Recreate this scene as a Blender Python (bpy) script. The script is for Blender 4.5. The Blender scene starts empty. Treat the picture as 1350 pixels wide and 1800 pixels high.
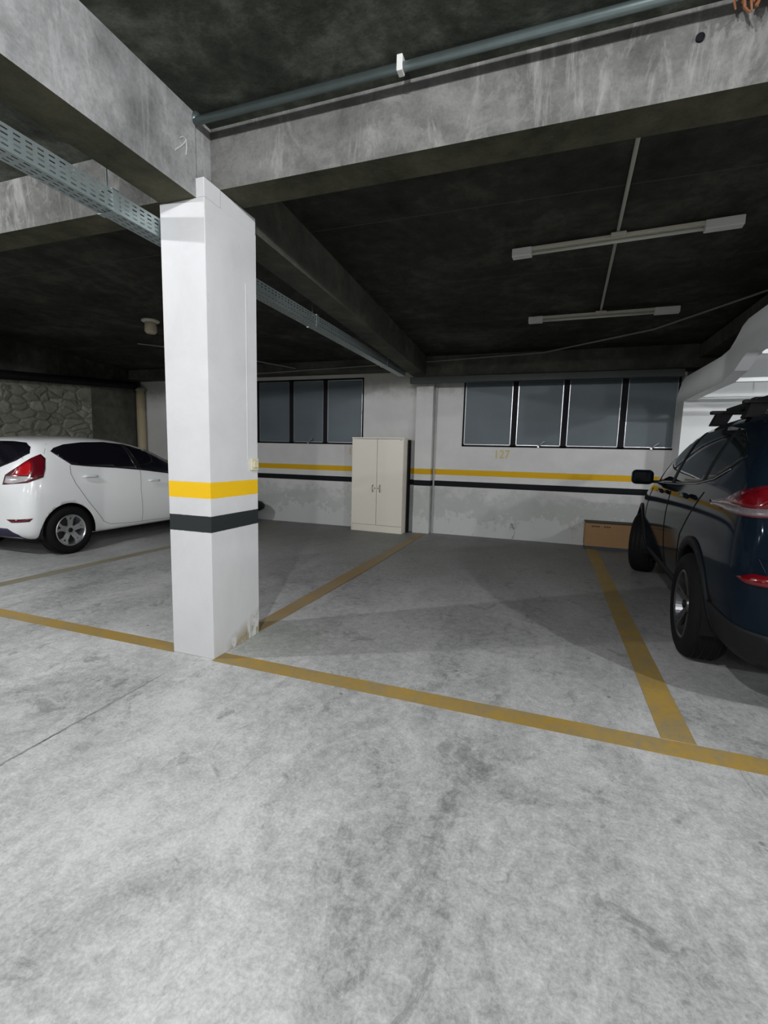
import bpy, bmesh, math, random
from mathutils import Vector, Matrix, noise, geometry
from mathutils.bvhtree import BVHTree
C = bpy.context.scene.collection
S = bpy.context.scene
R = math.radians
random.seed(7)

# ------------------------------------------------------------------ camera, exposure, world, lamps
CAM_F = 817.14
pit, roll, yaw = 0.123224, 0.0249956, -0.337684
cp, sp, cy, sy = math.cos(pit), math.sin(pit), math.cos(yaw), math.sin(yaw)
fwd = Vector((sy*cp, cy*cp, -sp)); rgt = Vector((cy, -sy, 0)); upv = rgt.cross(fwd)
cr, sr = math.cos(roll), math.sin(roll)
rr = cr*rgt + sr*upv; uu = -sr*rgt + cr*upv
cam = bpy.data.cameras.new('camera'); co = bpy.data.objects.new('camera', cam); C.objects.link(co)
co.matrix_world = Matrix(((rr.x, uu.x, -fwd.x, 0), (rr.y, uu.y, -fwd.y, 0), (rr.z, uu.z, -fwd.z, 1.35), (0, 0, 0, 1)))
cam.sensor_fit = 'HORIZONTAL'; cam.sensor_width = 36; cam.lens = CAM_F/1350*36; cam.clip_start = .05; cam.clip_end = 100
S.camera = co
S.view_settings.view_transform = 'Standard'; S.view_settings.look = 'None'
S.view_settings.gamma = 1; S.view_settings.use_curve_mapping = False
S.view_settings.exposure = 0.0
w = bpy.data.worlds.new('night'); S.world = w; w.use_nodes = True
w.node_tree.nodes['Background'].inputs[0].default_value = (.5, .6, .7, 1)
w.node_tree.nodes['Background'].inputs[1].default_value = .01

LAMPS = [  # x, y, z, strength, where it hangs
    (-.62, -.3, 3.08, 74, 'nearest the viewpoint'),
    (-4.9, .8, 3.06, 86, 'over the aisle left of the white pillar'),
    (3.3, .3, 3.06, 90, 'over the aisle right of the empty bay'),
    (7.5, .3, 3.06, 110, 'added unseen at the far right aisle end to brighten the pillar'),  # added unseen lamp, lifts the pillar's dark right face
    (-9.3, .8, 3.06, 38, 'over the far left end of the aisle'),
    (-1.0, -4.2, 3.06, 34, 'behind the viewpoint, middle of its row'),
    (-5.2, -4.2, 3.06, 34, 'behind the viewpoint, left in its row'),
    (3.4, -4.2, 3.06, 52, 'behind the viewpoint, right in its row')]
SIDE_LAMP = (3.6, 5.3, 2.40, 34)

# ------------------------------------------------------------------ helpers
def obj(name, bm, mat=None, parent=None, smooth=False, bevel=0, loc=None):
    me = bpy.data.meshes.new(name)
    bmesh.ops.recalc_face_normals(bm, faces=bm.faces)
    bm.to_mesh(me); bm.free()
    if mat is not None:
        for m in (mat if isinstance(mat, (list, tuple)) else [mat]): me.materials.append(m)
    if smooth:
        for p in me.polygons: p.use_smooth = True
    o = bpy.data.objects.new(name, me); C.objects.link(o)
    if parent: o.parent = parent
    if loc: o.location = loc
    if bevel:
        b = o.modifiers.new('bevel', 'BEVEL'); b.width = bevel; b.segments = 2; b.limit_method = 'ANGLE'; b.angle_limit = R(40)
    return o
def tag(o, label, cat, group=None, kind=None):
    o['label'] = label; o['category'] = cat
    if group: o['group'] = group
    if kind: o['kind'] = kind
    return o
def thing(name, label, cat, loc=(0, 0, 0), rz=0, group=None):
    o = bpy.data.objects.new(name, None); C.objects.link(o); o.location = loc; o.rotation_euler = (0, 0, rz)
    return tag(o, label, cat, group)
def struct(name, bm, mat, label=None, smooth=False, bevel=0, cat=None):
    o = obj(name, bm, mat, None, smooth, bevel); o['kind'] = 'structure'
    if label: o['label'] = label
    if cat: o['category'] = cat
    return o
def copy_tree(o, parent=None):
    c = o.copy(); C.objects.link(c); c.parent = parent
    for ch in list(o.children): copy_tree(ch, c)
    return c
def box(bm, a, b):
    x0, x1 = sorted((a[0], b[0])); y0, y1 = sorted((a[1], b[1])); z0, z1 = sorted((a[2], b[2]))
    v = [bm.verts.new(p) for p in ((x0,y0,z0),(x1,y0,z0),(x1,y1,z0),(x0,y1,z0),(x0,y0,z1),(x1,y0,z1),(x1,y1,z1),(x0,y1,z1))]
    for f in ((0,3,2,1),(4,5,6,7),(0,1,5,4),(1,2,6,5),(2,3,7,6),(3,0,4,7)): bm.faces.new([v[i] for i in f])
    return v
def hexa(bm, pts):
    v = [bm.verts.new(p) for p in pts]
    for f in ((0,3,2,1),(4,5,6,7),(0,1,5,4),(1,2,6,5),(2,3,7,6),(3,0,4,7)): bm.faces.new([v[i] for i in f])
def nb(): return bmesh.new()
def BX(*ab):
    bm = nb()
    for a, b in ab: box(bm, a, b)
    return bm
def tube(bm, pts, r, n=10, caps=True):
    pts = [Vector(p) for p in pts]; rs = r if isinstance(r, (list, tuple)) else [r]*len(pts)
    rings = []; prev = None
    for i, p in enumerate(pts):
        t = (pts[min(i+1, len(pts)-1)] - pts[max(i-1, 0)]).normalized()
        if prev is None: a = t.orthogonal().normalized()
        else: a = (prev - t*prev.dot(t)).normalized()
        prev = a; b = t.cross(a)
        rings.append([bm.verts.new(p + (a*math.cos(2*math.pi*k/n) + b*math.sin(2*math.pi*k/n))*rs[i]) for k in range(n)])
    for q, s in zip(rings, rings[1:]):
        for k in range(n): bm.faces.new((q[k], q[(k+1) % n], s[(k+1) % n], s[k]))
    if caps: bm.faces.new(rings[0][::-1]); bm.faces.new(rings[-1])
def T(*a, **k):
    bm = nb(); tube(bm, *a, **k); return bm
def lathe(bm, prof, n=48, axis='Y', origin=(0, 0, 0), close=False):
    """profile of (radius, height along the axis)"""
    rings = []
    for r, h in prof:
        ring = []
        for k in range(n):
            a = 2*math.pi*k/n; c, s = r*math.cos(a), r*math.sin(a)
            p = {'Y': (c, h, s), 'Z': (c, s, h), 'X': (h, c, s)}[axis]
            ring.append(bm.verts.new((p[0]+origin[0], p[1]+origin[1], p[2]+origin[2])))
        rings.append(ring)
    prs = list(zip(rings, rings[1:])) + ([(rings[-1], rings[0])] if close else [])
    for q, s in prs:
        for k in range(n): bm.faces.new((q[k], q[(k+1) % n], s[(k+1) % n], s[k]))
    if not close:
        if prof[0][0] > 1e-6: bm.faces.new(rings[0])
        if prof[-1][0] > 1e-6: bm.faces.new(rings[-1])
def prism_x(bm, poly, x0, x1):
    """poly of (y, z) extruded along x"""
    a = [bm.verts.new((x0, y, z)) for y, z in poly]; b = [bm.verts.new((x1, y, z)) for y, z in poly]
    n = len(poly)
    for i in range(n): bm.faces.new((a[i], a[(i+1) % n], b[(i+1) % n], b[i]))
    bm.faces.new(a[::-1]); bm.faces.new(b)

# ------------------------------------------------------------------ materials
def new_mat(name):
    m = bpy.data.materials.new(name); m.use_nodes = True
    nt = m.node_tree; return m, nt, nt.nodes['Principled BSDF']
def plain(name, col, rough=.5, metal=0, coat=0, spec=None, noise_amt=0, scale=30, bump=0):
    m, nt, b = new_mat(name)
    b.inputs['Base Color'].default_value = (*col, 1); b.inputs['Roughness'].default_value = rough
    b.inputs['Metallic'].default_value = metal; b.inputs['Coat Weight'].default_value = coat
    b.inputs['Coat Roughness'].default_value = .04
    if spec is not None: b.inputs['Specular IOR Level'].default_value = spec
    if noise_amt or bump:
        g = G(nt); n = g.noise(scale, 5, .6)
        if noise_amt:
            nt.links.new(g.mix(n, tuple(c*(1-noise_amt) for c in col), tuple(min(1, c*(1+noise_amt)) for c in col)), b.inputs['Base Color'])
        if bump: nt.links.new(g.bump(n, bump, .004), b.inputs['Normal'])
    return m
class G:
    def __init__(s, nt):
        s.nt = nt; s.tc = nt.nodes.new('ShaderNodeTexCoord'); s.co = s.tc.outputs['Object']
    def n(s, t): return s.nt.nodes.new('ShaderNode'+t)
    def link(s, a, b): s.nt.links.new(a, b)
    def vec(s, scale=(1, 1, 1), src=None, loc=(0, 0, 0)):
        m = s.n('Mapping'); s.link(src or s.co, m.inputs[0]); m.inputs['Scale'].default_value = scale; m.inputs['Location'].default_value = loc
        return m.outputs[0]
    def noise(s, scale, detail=6, rough=.6, src=None, dist=0):
        t = s.n('TexNoise'); s.link(src or s.co, t.inputs['Vector']); t.inputs['Scale'].default_value = scale
        t.inputs['Detail'].default_value = detail; t.inputs['Roughness'].default_value = rough; t.inputs['Distortion'].default_value = dist
        return t.outputs['Fac']
    def ramp(s, fac, stops, interp='LINEAR'):
        r = s.n('ValToRGB'); s.link(fac, r.inputs[0]); e = r.color_ramp.elements; r.color_ramp.interpolation = interp
        for i, (p, c) in enumerate(stops):
            el = e[i] if i < 2 else e.new(p)
            el.position = p; el.color = (*c, 1) if isinstance(c, (tuple, list)) else (c, c, c, 1)
        return r.outputs[0]
    def math(s, op, a, b=None, clamp=False):
        m = s.n('Math'); m.operation = op; m.use_clamp = clamp
        for i, v in enumerate((a, b)):
            if v is None: continue
            if isinstance(v, (int, float)): m.inputs[i].default_value = v
            else: s.link(v, m.inputs[i])
        return m.outputs[0]
    def mix(s, fac, a, b, mode='MIX'):
        m = s.n('Mix'); m.data_type = 'RGBA'; m.blend_type = mode
        for k, v in ((0, fac), (6, a), (7, b)):
            if isinstance(v, (int, float)): m.inputs[k].default_value = v
            elif isinstance(v, tuple): m.inputs[k].default_value = (*v, 1)
            else: s.link(v, m.inputs[k])
        return m.outputs[2]
    def sep(s, src=None):
        x = s.n('SeparateXYZ'); s.link(src or s.co, x.inputs[0]); return x.outputs
    def bump(s, h, strength=.3, dist=.01, nrm=None):
        b = s.n('Bump'); s.link(h, b.inputs['Height']); b.inputs['Strength'].default_value = strength; b.inputs['Distance'].default_value = dist
        if nrm is not None: s.link(nrm, b.inputs['Normal'])
        return b.outputs[0]
    def band(s, v, lo, hi, soft=.004):
        a = s.math('MULTIPLY', s.math('SUBTRACT', v, lo), 1/soft, True)
        b = s.math('MULTIPLY', s.math('SUBTRACT', hi, v), 1/soft, True)
        return s.math('MULTIPLY', a, b)

def concrete(name, dark, mid, light, s1=1.6, s2=9, bump=.25, board=None, rough=.9, streak=0):
    m, nt, b = new_mat(name); g = G(nt)
    n1 = g.noise(s1, 8, .68, dist=.35); n2 = g.noise(s2, 6, .65)
    f = g.math('ADD', g.math('MULTIPLY', n1, .68), g.math('MULTIPLY', n2, .32))
    c = g.ramp(f, [(.36, dark), (.5, mid), (.64, light)])
    n3 = g.noise(60, 4, .6)
    c = g.mix(.35, c, g.ramp(n3, [(.3, .35), (.7, .65)]), 'OVERLAY')
    if streak:
        st = g.noise(5, 7, .75, g.vec((1, 1, .22)), .6)
        c = g.mix(g.math('MULTIPLY', g.ramp(st, [(.54, 0.), (.66, 1.)]), streak), c, tuple(min(1, k*1.5) for k in light))
        bl = g.noise(3.1, 9, .8, g.vec(loc=(4, 2, 9)), 1.2)
        c = g.mix(g.math('MULTIPLY', g.ramp(bl, [(.55, 0.), (.62, 1.)]), streak), c, light)
    if board:   # formwork board joints
        x, y, z = g.sep()
        v = {'X': x, 'Y': y, 'Z': z}[board[0]]
        fr = g.math('FRACT', g.math('MULTIPLY', v, 1/board[1]))
        c = g.mix(g.band(fr, 0, .012, .004), c, tuple(k*1.9 for k in mid))
    g.link(c, b.inputs['Base Color']); b.inputs['Roughness'].default_value = rough; b.inputs['Specular IOR Level'].default_value = .25
    h = g.math('ADD', n1, g.math('MULTIPLY', n2, .6))
    g.link(g.bump(h, bump, .02, g.bump(n3, bump*.6, .003)), b.inputs['Normal'])
    return m
def olive_undersides(o, mat):  # down-facing faces take a darker olive than the beam sides
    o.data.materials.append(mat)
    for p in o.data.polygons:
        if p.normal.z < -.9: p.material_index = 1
def concrete_floor():
    m, nt, b = new_mat('worn concrete floor'); g = G(nt)
    sm = g.vec((1, .55, 1))
    n0 = g.noise(.55, 5, .6, sm); n1 = g.noise(2.4, 10, .78, sm, .8); n2 = g.noise(19, 10, .8, None, .5); n3 = g.noise(85, 5, .65)
    f = g.math('ADD', g.math('ADD', g.math('MULTIPLY', n0, .35), g.math('MULTIPLY', n1, .33)), g.math('MULTIPLY', n2, .32))
    c = g.ramp(f, [(.40, (.19, .192, .192)), (.46, (.345, .348, .346)), (.51, (.45, .45, .447)), (.58, (.59, .59, .582))])
    c = g.mix(.6, c, g.ramp(n3, [(.3, .34), (.7, .66)]), 'OVERLAY')
    # dark scuffs and oil spots
    s = g.noise(4.2, 7, .75, g.vec((1, .8, 1), loc=(3, 5, 0)), .8)
    c = g.mix(g.math('MULTIPLY', g.ramp(s, [(.57, 0.), (.65, 1.)]), .45), c, (.10, .105, .105))
    vo = g.n('TexVoronoi'); g.link(g.co, vo.inputs['Vector']); vo.inputs['Scale'].default_value = 3.3
    c = g.mix(g.math('MULTIPLY', g.ramp(vo.outputs['Distance'], [(.028, 1.), (.045, 0.)]), .55), c, (.05, .05, .05))
    # darker tone deepening towards the back of the bays, with an irregular edge
    x, y, z = g.sep()
    ed = g.math('ADD', y, g.math('MULTIPLY', g.math('SUBTRACT', n1, .5), 1.4))
    bay_tone = g.math('MULTIPLY', g.ramp(g.math('MULTIPLY', g.math('SUBTRACT', ed, 2.2), .18), [(0., 0.), (.8, 1.)]), .68)
    c = g.mix(bay_tone, c, (.085, .085, .078))
    # green-ish damp beside the pillar foot
    dx = g.math('MULTIPLY', g.math('ADD', x, 1.75), 2.6); dy = g.math('MULTIPLY', g.math('SUBTRACT', y, 2.8), 2.6)
    d2 = g.math('ADD', g.math('MULTIPLY', dx, dx), g.math('MULTIPLY', dy, dy))
    damp = g.math('MULTIPLY', g.math('SUBTRACT', 1.0, g.math('ADD', d2, g.math('MULTIPLY', g.math('SUBTRACT', n2, .5), 2)), True), .35)
    c = g.mix(damp, c, (.15, .19, .12))
    # saw-cut joint running up the aisle to the pillar
    j = g.band(g.math('ADD', x, g.math('MULTIPLY', g.math('SUBTRACT', n2, .5), .03)), -2.125, -2.108, .003)
    j = g.math('MULTIPLY', j, g.math('MULTIPLY', g.math('SUBTRACT', 2.15, y), 6, True))
    c = g.mix(g.math('MULTIPLY', j, g.ramp(n1, [(.4, .25), (.6, .9)])), c, (.08, .08, .08))
    g.link(c, b.inputs['Base Color'])
    g.link(g.ramp(n1, [(.35, .42), (.7, .75)]), b.inputs['Roughness']); b.inputs['Specular IOR Level'].default_value = .35
    g.link(g.bump(f, .25, .02, g.bump(n3, .12, .002)), b.inputs['Normal'])
    return m
def floor_paint(name, base, wear):
    m, nt, b = new_mat(name); g = G(nt)
    n1 = g.noise(5, 8, .7); n2 = g.noise(30, 5, .7); n0 = g.noise(.8, 3, .5)
    f = g.math('ADD', g.math('MULTIPLY', n1, .6), g.math('MULTIPLY', n2, .4))
    c = g.mix(g.ramp(f, [(.5-wear*.3, 0.), (.72-wear*.25, 1.)]), base, (.24, .225, .17))
    c = g.mix(g.ramp(n0, [(.35, 0.), (.65, .6)]), c, tuple(k*.6 for k in base))
    g.link(c, b.inputs['Base Color']); b.inputs['Roughness'].default_value = .7
    g.link(g.bump(f, .3, .004), b.inputs['Normal'])
    return m
def wall_mat(name, base, yel, blk, damp=True, pillar=False):
    m, nt, b = new_mat(name); g = G(nt); x, y, z = g.sep()
    n1 = g.noise(1.7, 7, .65, dist=.4); n2 = g.noise(8, 7, .7, dist=.3); n3 = g.noise(50, 4, .6)
    c = g.mix(g.ramp(n1, [(.3, .0), (.7, 1.)]), tuple(k*.86 for k in base), base)
    if damp:
        zz = g.math('ADD', z, g.math('MULTIPLY', g.math('SUBTRACT', n2, .5), 1.1))
        zz = g.math('ADD', zz, g.math('MULTIPLY', g.math('SUBTRACT', n1, .5), .9))
        # damp grey zone under the bands, then flaking white efflorescence by the floor
        c = g.mix(g.math('MULTIPLY', g.math('MULTIPLY', g.math('SUBTRACT', .78, zz), 5, True), .38), c, (.33, .36, .34))
        c = g.mix(g.math('MULTIPLY', g.math('MULTIPLY', g.math('SUBTRACT', .36, zz), 16, True), .85), c, (.60, .61, .60))
        sp_ = g.noise(3.2, 6, .7, g.vec(loc=(7, 1, 2)), .5)
        st = g.math('MULTIPLY', g.ramp(sp_, [(.62, 0.), (.70, 1.)]), g.math('MULTIPLY', g.math('SUBTRACT', .5, z), 5, True))
        c = g.mix(g.math('MULTIPLY', st, .8), c, (.12, .125, .11))
        top = g.math('MULTIPLY', g.math('MULTIPLY', g.math('SUBTRACT', g.math('ADD', z, g.math('MULTIPLY', g.math('SUBTRACT', n2, .5), .8)), 2.35), 4, True), .45)
        c = g.mix(top, c, (.30, .28, .22))  # beam's shade over the wall top, mixed into the wall colour
    if pillar:
        sc = g.noise(14, 6, .75, g.vec((1, 1, .6)))
        k = g.math('MULTIPLY', g.ramp(sc, [(.66, 0.), (.70, 1.)]), .5)
        c = g.mix(k, c, (.5, .5, .48))
        # peeled paint low on the bay side
        pe = g.noise(11, 6, .7, g.vec((1, 1, .5), loc=(2, 3, 1)), .6)
        hz = g.math('ADD', z, g.math('MULTIPLY', g.math('SUBTRACT', 2.8, y), .35))
        lo = g.math('MULTIPLY', g.math('SUBTRACT', .20, hz), 9, True)
        side = g.math('MULTIPLY', g.math('SUBTRACT', y, 2.47), 14, True)
        pk = g.math('MULTIPLY', g.math('MULTIPLY', lo, side), g.ramp(pe, [(.44, 0.), (.52, 1.)]))
        c = g.mix(pk, c, g.mix(g.ramp(sc, [(.4, 0.), (.6, 1.)]), (.33, .34, .22), (.35, .26, .17)))
    yn = g.math('ADD', z, g.math('MULTIPLY', g.math('SUBTRACT', n3, .5), .004))
    c = g.mix(g.band(yn, *yel), c, (.83, .50, .005) if pillar else (.62, .36, .012))
    c = g.mix(g.band(yn, *blk), c, (.020, .025, .026) if pillar else (.009, .010, .012))
    g.link(c, b.inputs['Base Color']); b.inputs['Roughness'].default_value = .65; b.inputs['Specular IOR Level'].default_value = .3 if pillar else .12
    g.link(g.bump(n2, .12, .01, g.bump(n3, .15, .002)), b.inputs['Normal'])
    return m
def stone_mat():
    m, nt, b = new_mat('rubble stone'); g = G(nt)
    wob = g.n('TexNoise'); g.link(g.co, wob.inputs['Vector']); wob.inputs['Scale'].default_value = 2.4; wob.inputs['Detail'].default_value = 4
    mp = g.vec((2.2, 3.0, 5.2)); ad = g.n('VectorMath'); ad.operation = 'MULTIPLY_ADD'
    g.link(wob.outputs['Color'], ad.inputs[0]); ad.inputs[1].default_value = (.9, .9, .9); g.link(mp, ad.inputs[2])
    v = g.n('TexVoronoi'); v.feature = 'DISTANCE_TO_EDGE'; g.link(ad.outputs[0], v.inputs['Vector']); v.inputs['Scale'].default_value = 1.25
    vc = g.n('TexVoronoi'); g.link(ad.outputs[0], vc.inputs['Vector']); vc.inputs['Scale'].default_value = 1.25
    n = g.noise(9, 7, .7); n2 = g.noise(1.3, 4, .6)
    sc = g.n('SeparateColor'); g.link(vc.outputs['Color'], sc.inputs[0])
    c = g.mix(sc.outputs[0], (.19, .185, .15), (.33, .32, .27))
    c = g.mix(g.ramp(n, [(.35, 0.), (.7, .7)]), c, (.10, .10, .075))
    c = g.mix(g.ramp(v.outputs['Distance'], [(.0, .6), (.035, 0.)]), c, g.mix(g.ramp(n2, [(.42, 0.), (.58, 1.)]), (.015, .015, .012), (.20, .195, .15)))
    g.link(c, b.inputs['Base Color']); b.inputs['Roughness'].default_value = .95
    h = g.math('ADD', g.ramp(v.outputs['Distance'], [(0., 0.), (.16, 1.)]), g.math('MULTIPLY', n, .5))
    g.link(g.bump(h, .55, .05), b.inputs['Normal'])
    return m
M_floor = concrete_floor()
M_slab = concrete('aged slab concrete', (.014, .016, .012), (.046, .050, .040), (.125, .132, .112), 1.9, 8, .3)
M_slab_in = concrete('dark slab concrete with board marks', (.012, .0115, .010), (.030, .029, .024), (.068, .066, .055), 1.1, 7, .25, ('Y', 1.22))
M_beam = concrete('beam concrete', (.062, .062, .057), (.125, .125, .118), (.22, .22, .21), 1.5, 7, .35, streak=.6)
M_beam_lt = concrete('lighter beam concrete', (.10, .10, .10), (.20, .20, .20), (.33, .33, .33), 1.4, 7, .35, streak=.3)
M_beam_dk = concrete('inner beam concrete', (.045, .045, .038), (.075, .075, .062), (.12, .12, .10), 1.3, 7, .3)
M_soffit = concrete('dark olive soffit', (.030, .030, .018), (.062, .062, .040), (.105, .10, .066), 1.4, 7, .3)
M_wall = wall_mat('white wall with bands', (.625, .625, .61), (1.026, 1.124), (.829, .927))
M_pillar = wall_mat('white pillar with bands', (.67, .67, .678), (1.045, 1.151), (.83, .938), False, True)
M_white = plain('white wall paint', (.72, .73, .73), .6, noise_amt=.06, scale=3, bump=.1)
M_stone = stone_mat()
M_lineY = floor_paint('worn yellow floor paint', (.44, .27, .035), .35)
M_lineF = floor_paint('faded yellow floor paint', (.27, .215, .085), 1.0)
M_lineM = floor_paint('brownish yellow floor paint', (.36, .22, .07), .5)
M_galv = plain('galvanised steel', (.36, .42, .42), .38, .75, noise_amt=.2, scale=12)
M_galvd = plain('dull galvanised pipe', (.22, .27, .27), .35, .8, noise_amt=.2, scale=12)
M_grey = plain('painted conduit', (.22, .215, .20), .6, noise_amt=.1)
M_black = plain('black painted steel', (.007, .007, .010), .6, spec=.15)
M_alu = plain('aluminium bead', (.55, .56, .58), .3, .9)
M_beige = plain('beige enamel', (.50, .48, .40), .5, noise_amt=.08)
M_cap = plain('white plastic', (.62, .62, .60), .45)
M_tubew = plain('unlit tube glass', (.50, .50, .44), .25)
M_rub = plain('tyre rubber', (.008, .008, .0085), .8, spec=.12, bump=.2, scale=60)
M_dark = plain('black plastic', (.006, .006, .007), .55, spec=.2)
def glass_window():
    m, nt, b = new_mat('dim frosted glass'); g = G(nt)
    n = g.noise(160, 3, .6); n1 = g.noise(1.1, 3, .5)
    g.link(g.ramp(n1, [(.35, (.075, .098, .112)), (.65, (.095, .122, .135))]), b.inputs['Base Color'])
    b.inputs['Roughness'].default_value = .42
    g.link(g.bump(n, .5, .004), b.inputs['Normal'])
    return m
M_glass = glass_window()

# ------------------------------------------------------------------ floor, slabs, beams
WY = 7.9
struct('floor', BX(((-12, -9.5, -.2), (9, WY+.2, 0))), M_floor, 'worn grey concrete garage floor', cat='floor')
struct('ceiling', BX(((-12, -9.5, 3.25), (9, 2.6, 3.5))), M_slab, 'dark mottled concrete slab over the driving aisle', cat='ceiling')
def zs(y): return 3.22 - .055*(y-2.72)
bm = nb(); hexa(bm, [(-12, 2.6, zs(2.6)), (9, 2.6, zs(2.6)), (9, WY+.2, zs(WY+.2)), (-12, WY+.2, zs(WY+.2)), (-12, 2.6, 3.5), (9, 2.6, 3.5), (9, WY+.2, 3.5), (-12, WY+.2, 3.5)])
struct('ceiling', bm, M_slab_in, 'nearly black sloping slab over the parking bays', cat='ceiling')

# cross beam along the bay fronts with a core hole near its right end
bm = BX(((-2.04, 2.5, 2.905), (9, 2.72, 3.255)))
cross = struct('trim_1', bm, M_beam, 'long concrete cross beam running right from the pillar head', cat='beam')
olive_undersides(cross, M_soffit)
hole = obj('core_hole', T([(.483, 2.49, 3.126), (.483, 2.60, 3.126)], .017, 14), M_black, cross); hole['label'] = 'small round dark hole drilled in the beam face'
bm = BX(((-12, 2.5, 2.905), (-2.30, 2.72, 3.255)))
olive_undersides(struct('trim_2', bm, M_beam, 'concrete cross beam continuing left beyond the cable tray', cat='beam'), M_soffit)
bm = BX(((-2.285, -9, 2.80), (-2.03, 2.36, 3.255)), ((-2.285, 2.36, 2.80), (-2.04, 2.52, 3.255)))
lbeam = struct('trim_3', bm, M_beam_lt, 'deep concrete beam running from the pillar head towards the viewer', cat='beam')
olive_undersides(lbeam, M_soffit)
# inner beam from the pillar head to the back wall
def zb(y): return 2.83 - .036*(y-2.9)
bm = nb(); hexa(bm, [(-2.25, 2.72, zb(2.72)), (-2.0, 2.72, zb(2.72)), (-2.0, WY, zb(WY)), (-2.25, WY, zb(WY)), (-2.25, 2.72, 3.24), (-2.0, 2.72, 3.24), (-2.0, WY, 3.0), (-2.25, WY, 3.0)])
struct('trim_4', bm, M_beam_dk, 'dark inner beam running from the pillar to the back wall', cat='beam')
struct('trim_5', BX(((-12, 7.6, 2.765), (-2.25, WY+.05, 3.05)), ((-2.0, 7.6, 2.64), (9, WY+.05, 3.05))), M_beam_dk, 'dark beam along the top of the back wall', cat='beam')

# chalk arrow drawn on the deep beam
bm = nb()
for p in ([(2.20, 2.965), (2.225, 2.99), (2.25, 3.015), (2.275, 3.045), (2.285, 3.065)], [(2.24, 3.05), (2.262, 3.068), (2.285, 3.068)], [(2.285, 3.068), (2.288, 3.03), (2.282, 2.985)]):
    tube(bm, [(-2.029, y, z) for y, z in p], .0035, 5)
ar = obj('chalk_arrow', bm, plain('chalk', (.42, .42, .41), .9), lbeam); ar['label'] = 'small faint chalk arrow'

# ------------------------------------------------------------------ back wall with two window bands
def wall_with_holes(x0, x1, y0, y1, z0, z1, holes):
    bm = nb(); xs = x0
    for hx0, hx1, hz0, hz1 in holes:
        box(bm, (xs, y0, z0), (hx0, y1, z1))
        box(bm, (hx0, y0, z0), (hx1, y1, hz0)); box(bm, (hx0, y0, hz1), (hx1, y1, z1)); xs = hx1
    box(bm, (xs, y0, z0), (x1, y1, z1))
    return bm
W1 = (-1.415, 1.715, 1.515, 2.60); W2 = (-6.25, -3.21, 1.515, 2.70)
wb = struct('wall_back', wall_with_holes(-8.6, 1.78, WY, WY+.2, 0, 2.9, [W2, W1]), M_wall, 'stained white back wall with yellow and black bands', cat='wall')
# shallow pilaster behind the cabinet
struct('trim_6', BX(((-2.20, WY-.13, 0), (-1.905, WY+.02, 2.78))), M_wall, 'shallow white pilaster beside the cabinet', bevel=.006, cat='pilaster')
pipe = obj('wall_conduit', T([(-1.875, WY-.018, .0), (-1.875, WY-.018, 2.7)], .016, 10), plain('whitewashed conduit', (.42, .42, .41), .6)); pipe.location = (0, 0, 0)
tag(pipe, 'thin whitewashed conduit running up the wall right beside the pilaster', 'conduit')

def window(name, W, cuts, label, openers):
    x0, x1, z0, z1 = W; y = WY+.02
    o = bpy.data.objects.new(name, None); C.objects.link(o); o['kind'] = 'structure'; o['label'] = label; o['category'] = 'window'
    o.location = ((x0+x1)/2, WY, z0)
    ox, oy, oz = o.location
    f = .028
    bm = BX(((x0-ox, -.005, 0), (x1-ox, .07, f)), ((x0-ox, -.005, z1-oz-f), (x1-ox, .07, z1-oz)))
    ed = [x0] + cuts + [x1]
    for i, e in enumerate(ed):
        a, b_ = (e, e+f) if i == 0 else (e-f, e) if i == len(ed)-1 else (e-.042, e+.042)
        box(bm, (a-ox, -.005, 0), (b_-ox, .07, z1-oz))
    fr = obj('window_frame', bm, M_black, o)
    for i in range(len(ed)-1):
        a = ed[i] + (f if i == 0 else .042) - ox; b_ = ed[i+1] - (f if i == len(ed)-2 else .042) - ox
        s = .011; zz0, zz1 = f+.002, z1-oz-f-.002
        sash = obj('window_sash', BX(((a, .006, zz0), (a+s, .03, zz1)), ((b_-s, .006, zz0), (b_, .03, zz1)), ((a, .006, zz0), (b_, .03, zz0+s)), ((a, .006, zz1-s), (b_, .03, zz1))), M_alu, o)
        obj('pane', BX(((a+s, .016, zz0+s), (b_-s, .022, zz1-s))), M_glass, sash)
        if i in openers:
            cx = (a+b_)/2 + openers[i]
            bm = nb(); box(bm, (cx-.022, -.035, zz0-.03), (cx+.008, .008, zz0+.006))
            tube(bm, [(cx, -.03, zz0-.005), (cx+.03, -.045, zz0+.03), (cx+.085, -.05, zz0+.07)], [.010, .013, .011], 8)
            obj('window_handle', bm, M_alu, sash, bevel=.003)
    return o
window('window_1', W1, [-.583, .18, .995], 'four-light black framed window above the number 127', {1: 0.02, 3: .05})
window('window_2', W2, [-5.45, -4.69, -3.975], 'black framed window left of the cabinet', {2: .02})

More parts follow.
